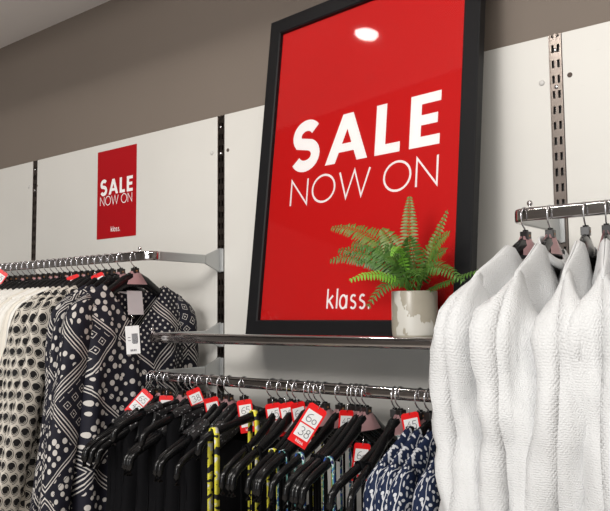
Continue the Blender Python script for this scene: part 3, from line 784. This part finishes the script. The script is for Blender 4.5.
# white price ticket on the front navy blouse
t = tag(empty('price_ticket'), 'white paper price ticket hanging on the front navy patterned blouse', 'price tag')
n = Vector((cos(R(-35)), sin(R(-35)), 0)); e = Vector((0, 0, 1)).cross(n)
t.matrix_world = Matrix.Translation((0.005, -0.325, 1.522)) @ Matrix((e, -n, Vector((0, 0, 1)))).transposed().to_4x4() @ Matrix.Rotation(R(-4), 4, 'Y')
MB().box((-0.0175, 0, -0.072), (0.0175, 0.0007, 0)).build('card', M['tagwhite'], t, smooth=False)
mb = MB()
for k in range(11): mb.box((-0.002+k*0.0014, -0.0004, -0.044), (-0.002+k*0.0014+0.0006*(1+k % 2), -0.0002, -0.020))
for k, (a, b) in enumerate([(-0.012, -0.006), (-0.012, -0.005), (0.0, 0.011)]): mb.box((a, -0.0004, -0.030-0.008*k), (b, -0.0002, -0.0285-0.008*k))
for k in range(4): mb.box((-0.007+k*0.004, -0.0004, -0.065), (-0.0045+k*0.004, -0.0002, -0.060))
mb.build('barcode', M['ink'], t, smooth=False)
MB().tube([(0, 0, -0.004), (0, 0.002, 0.010), (0.002, 0.004, 0.03)], 0.0006, ns=5).build('string', M['wire'], t)

# ------------------------------------------------------------------ potted fern
PC = Vector((0.782, -0.240, ZS+0.003+0.0005))
PC.z = ZS+0.0127-0.0005
PC.y = -0.228
t = tag(empty('potted_fern', (PC.x, PC.y, ZS+0.0030)), 'green fern in a mottled grey ceramic pot standing on the poster shelf', 'plant')
r0 = 0.0465
MB().lathe([(0.0001, 0.0), (r0*0.74, 0.0), (r0*0.86, 0.002), (r0*0.95, 0.008), (r0*0.99, 0.016), (r0, 0.026), (r0, 0.098), (r0*0.985, 0.100), (r0*0.93, 0.100), (r0*0.91, 0.098), (r0*0.91, 0.085)], 48).build('pot', M['pot'], t)
MB().lathe([(0.0001, 0.092), (r0*0.6, 0.091), (r0*0.915, 0.088)], 24).build('soil', M['soil'], t)
def frond(tip, arch, mat, w=0.021, base=(0, 0), seed=0, nleaf=24, start=0.18):
    rg = random.Random(seed)
    b = Vector((base[0], base[1], 0.094)); tp = Vector(tip)-Vector((PC.x, PC.y, ZS+0.003))
    mid = (b+tp)/2 + Vector((0, 0, arch)); mid.x = b.x+(mid.x-b.x)*0.75
    P = lambda q: b*(1-q)**2 + mid*2*q*(1-q) + tp*q*q
    flen = sum((P((i+1)/10)-P(i/10)).length for i in range(10)); nleaf = max(10, int(flen*(1-start)/0.0072))
    mb = MB(); mb.tube([P(i/14) for i in range(15)], [0.0016*(1-0.7*i/14) for i in range(15)], ns=5)
    for i in range(nleaf):
        q = start+(1-start)*(i+0.3)/nleaf; p = P(q); d = (P(min(1, q+0.02))-P(q-0.02)).normalized()
        # face the blade plane roughly to the open side of the shelf
        face = Vector((0.25, -0.75, 0.6)); sdv = d.cross(face).normalized(); nrm = sdv.cross(d).normalized()
        ql = (q-start)/(1-start)
        L = w*(0.45+1.0*sin(pi*min(1, 0.22+ql*0.80)))*0.85 if ql < 0.97 else w*0.3
        lw = 0.42*flen*(1-start)/nleaf*(0.75+0.25*sin(pi*ql))
        for sd in (-1, 1):
            dr = (sdv*sd + d*0.35 - Vector((0, 0, 0.18)) + nrm*rg.uniform(-0.15, 0.2)).normalized()
            e = d*(1 if sd > 0 else 1)
            pts = [(0, 0), (0.25, 1), (0.6, 0.9), (0.88, 0.45), (1, 0), (0.88, -0.4), (0.6, -0.8), (0.25, -0.9)]
            n0 = len(mb.v)
            for a, c in pts: mb.v.append(tuple(p+dr*L*a+e*lw*c + nrm*0.0015*sin(a*pi) - Vector((0, 0, 0.003*a*a))))
            mb.v.append(tuple(p+dr*L*0.5+nrm*0.0022))
            for k in range(8): mb.f.append((n0+8, n0+k, n0+(k+1) % 8))
    return mb.build('frond', mat, t)
FR = [((0.576, -0.23, 1.739), 0.075, 'leafo', 0.024), ((0.600, -0.27, 1.662), 0.075, 'leaf', 0.022), ((0.714, -0.36, 1.613), 0.05, 'leafl', 0.013), ((0.735, -0.33, 1.560), 0.085, 'leaf', 0.017),
      ((0.774, -0.225, 1.79), 0.02, 'leafo', 0.017), ((0.860, -0.225, 1.753), 0.0, 'leafo', 0.012), ((0.872, -0.24, 1.706), 0.045, 'leafo', 0.019), ((0.93, -0.30, 1.605), 0.085, 'leaf', 0.018),
      ((0.978, -0.29, 1.631), 0.0, 'leaf', 0.008), ((0.812, -0.36, 1.655), 0.10, 'leafl', 0.011), ((0.638, -0.24, 1.700), 0.06, 'leaf', 0.023), ((0.870, -0.25, 1.672), 0.04, 'leaf', 0.02),
      ((0.71, -0.235, 1.726), 0.04, 'leafo', 0.022), ((0.845, -0.32, 1.618), 0.06, 'leaf', 0.019), ((0.668, -0.27, 1.655), 0.055, 'leaf', 0.021), ((0.765, -0.30, 1.65), 0.06, 'leaf', 0.02), ((0.80, -0.28, 1.70), 0.03, 'leaf', 0.022), ((0.74, -0.27, 1.685), 0.04, 'leaf', 0.022), ((0.615, -0.26, 1.685), 0.055, 'leaf', 0.022)]
for i, (tip, ar, mt, w) in enumerate(FR):
    a = i*2.4; o = frond(tip, ar, M[mt], w, (0.012*cos(a), 0.012*sin(a)), i)
    if mt == 'leafl': tag(o, 'young bright light green frond')
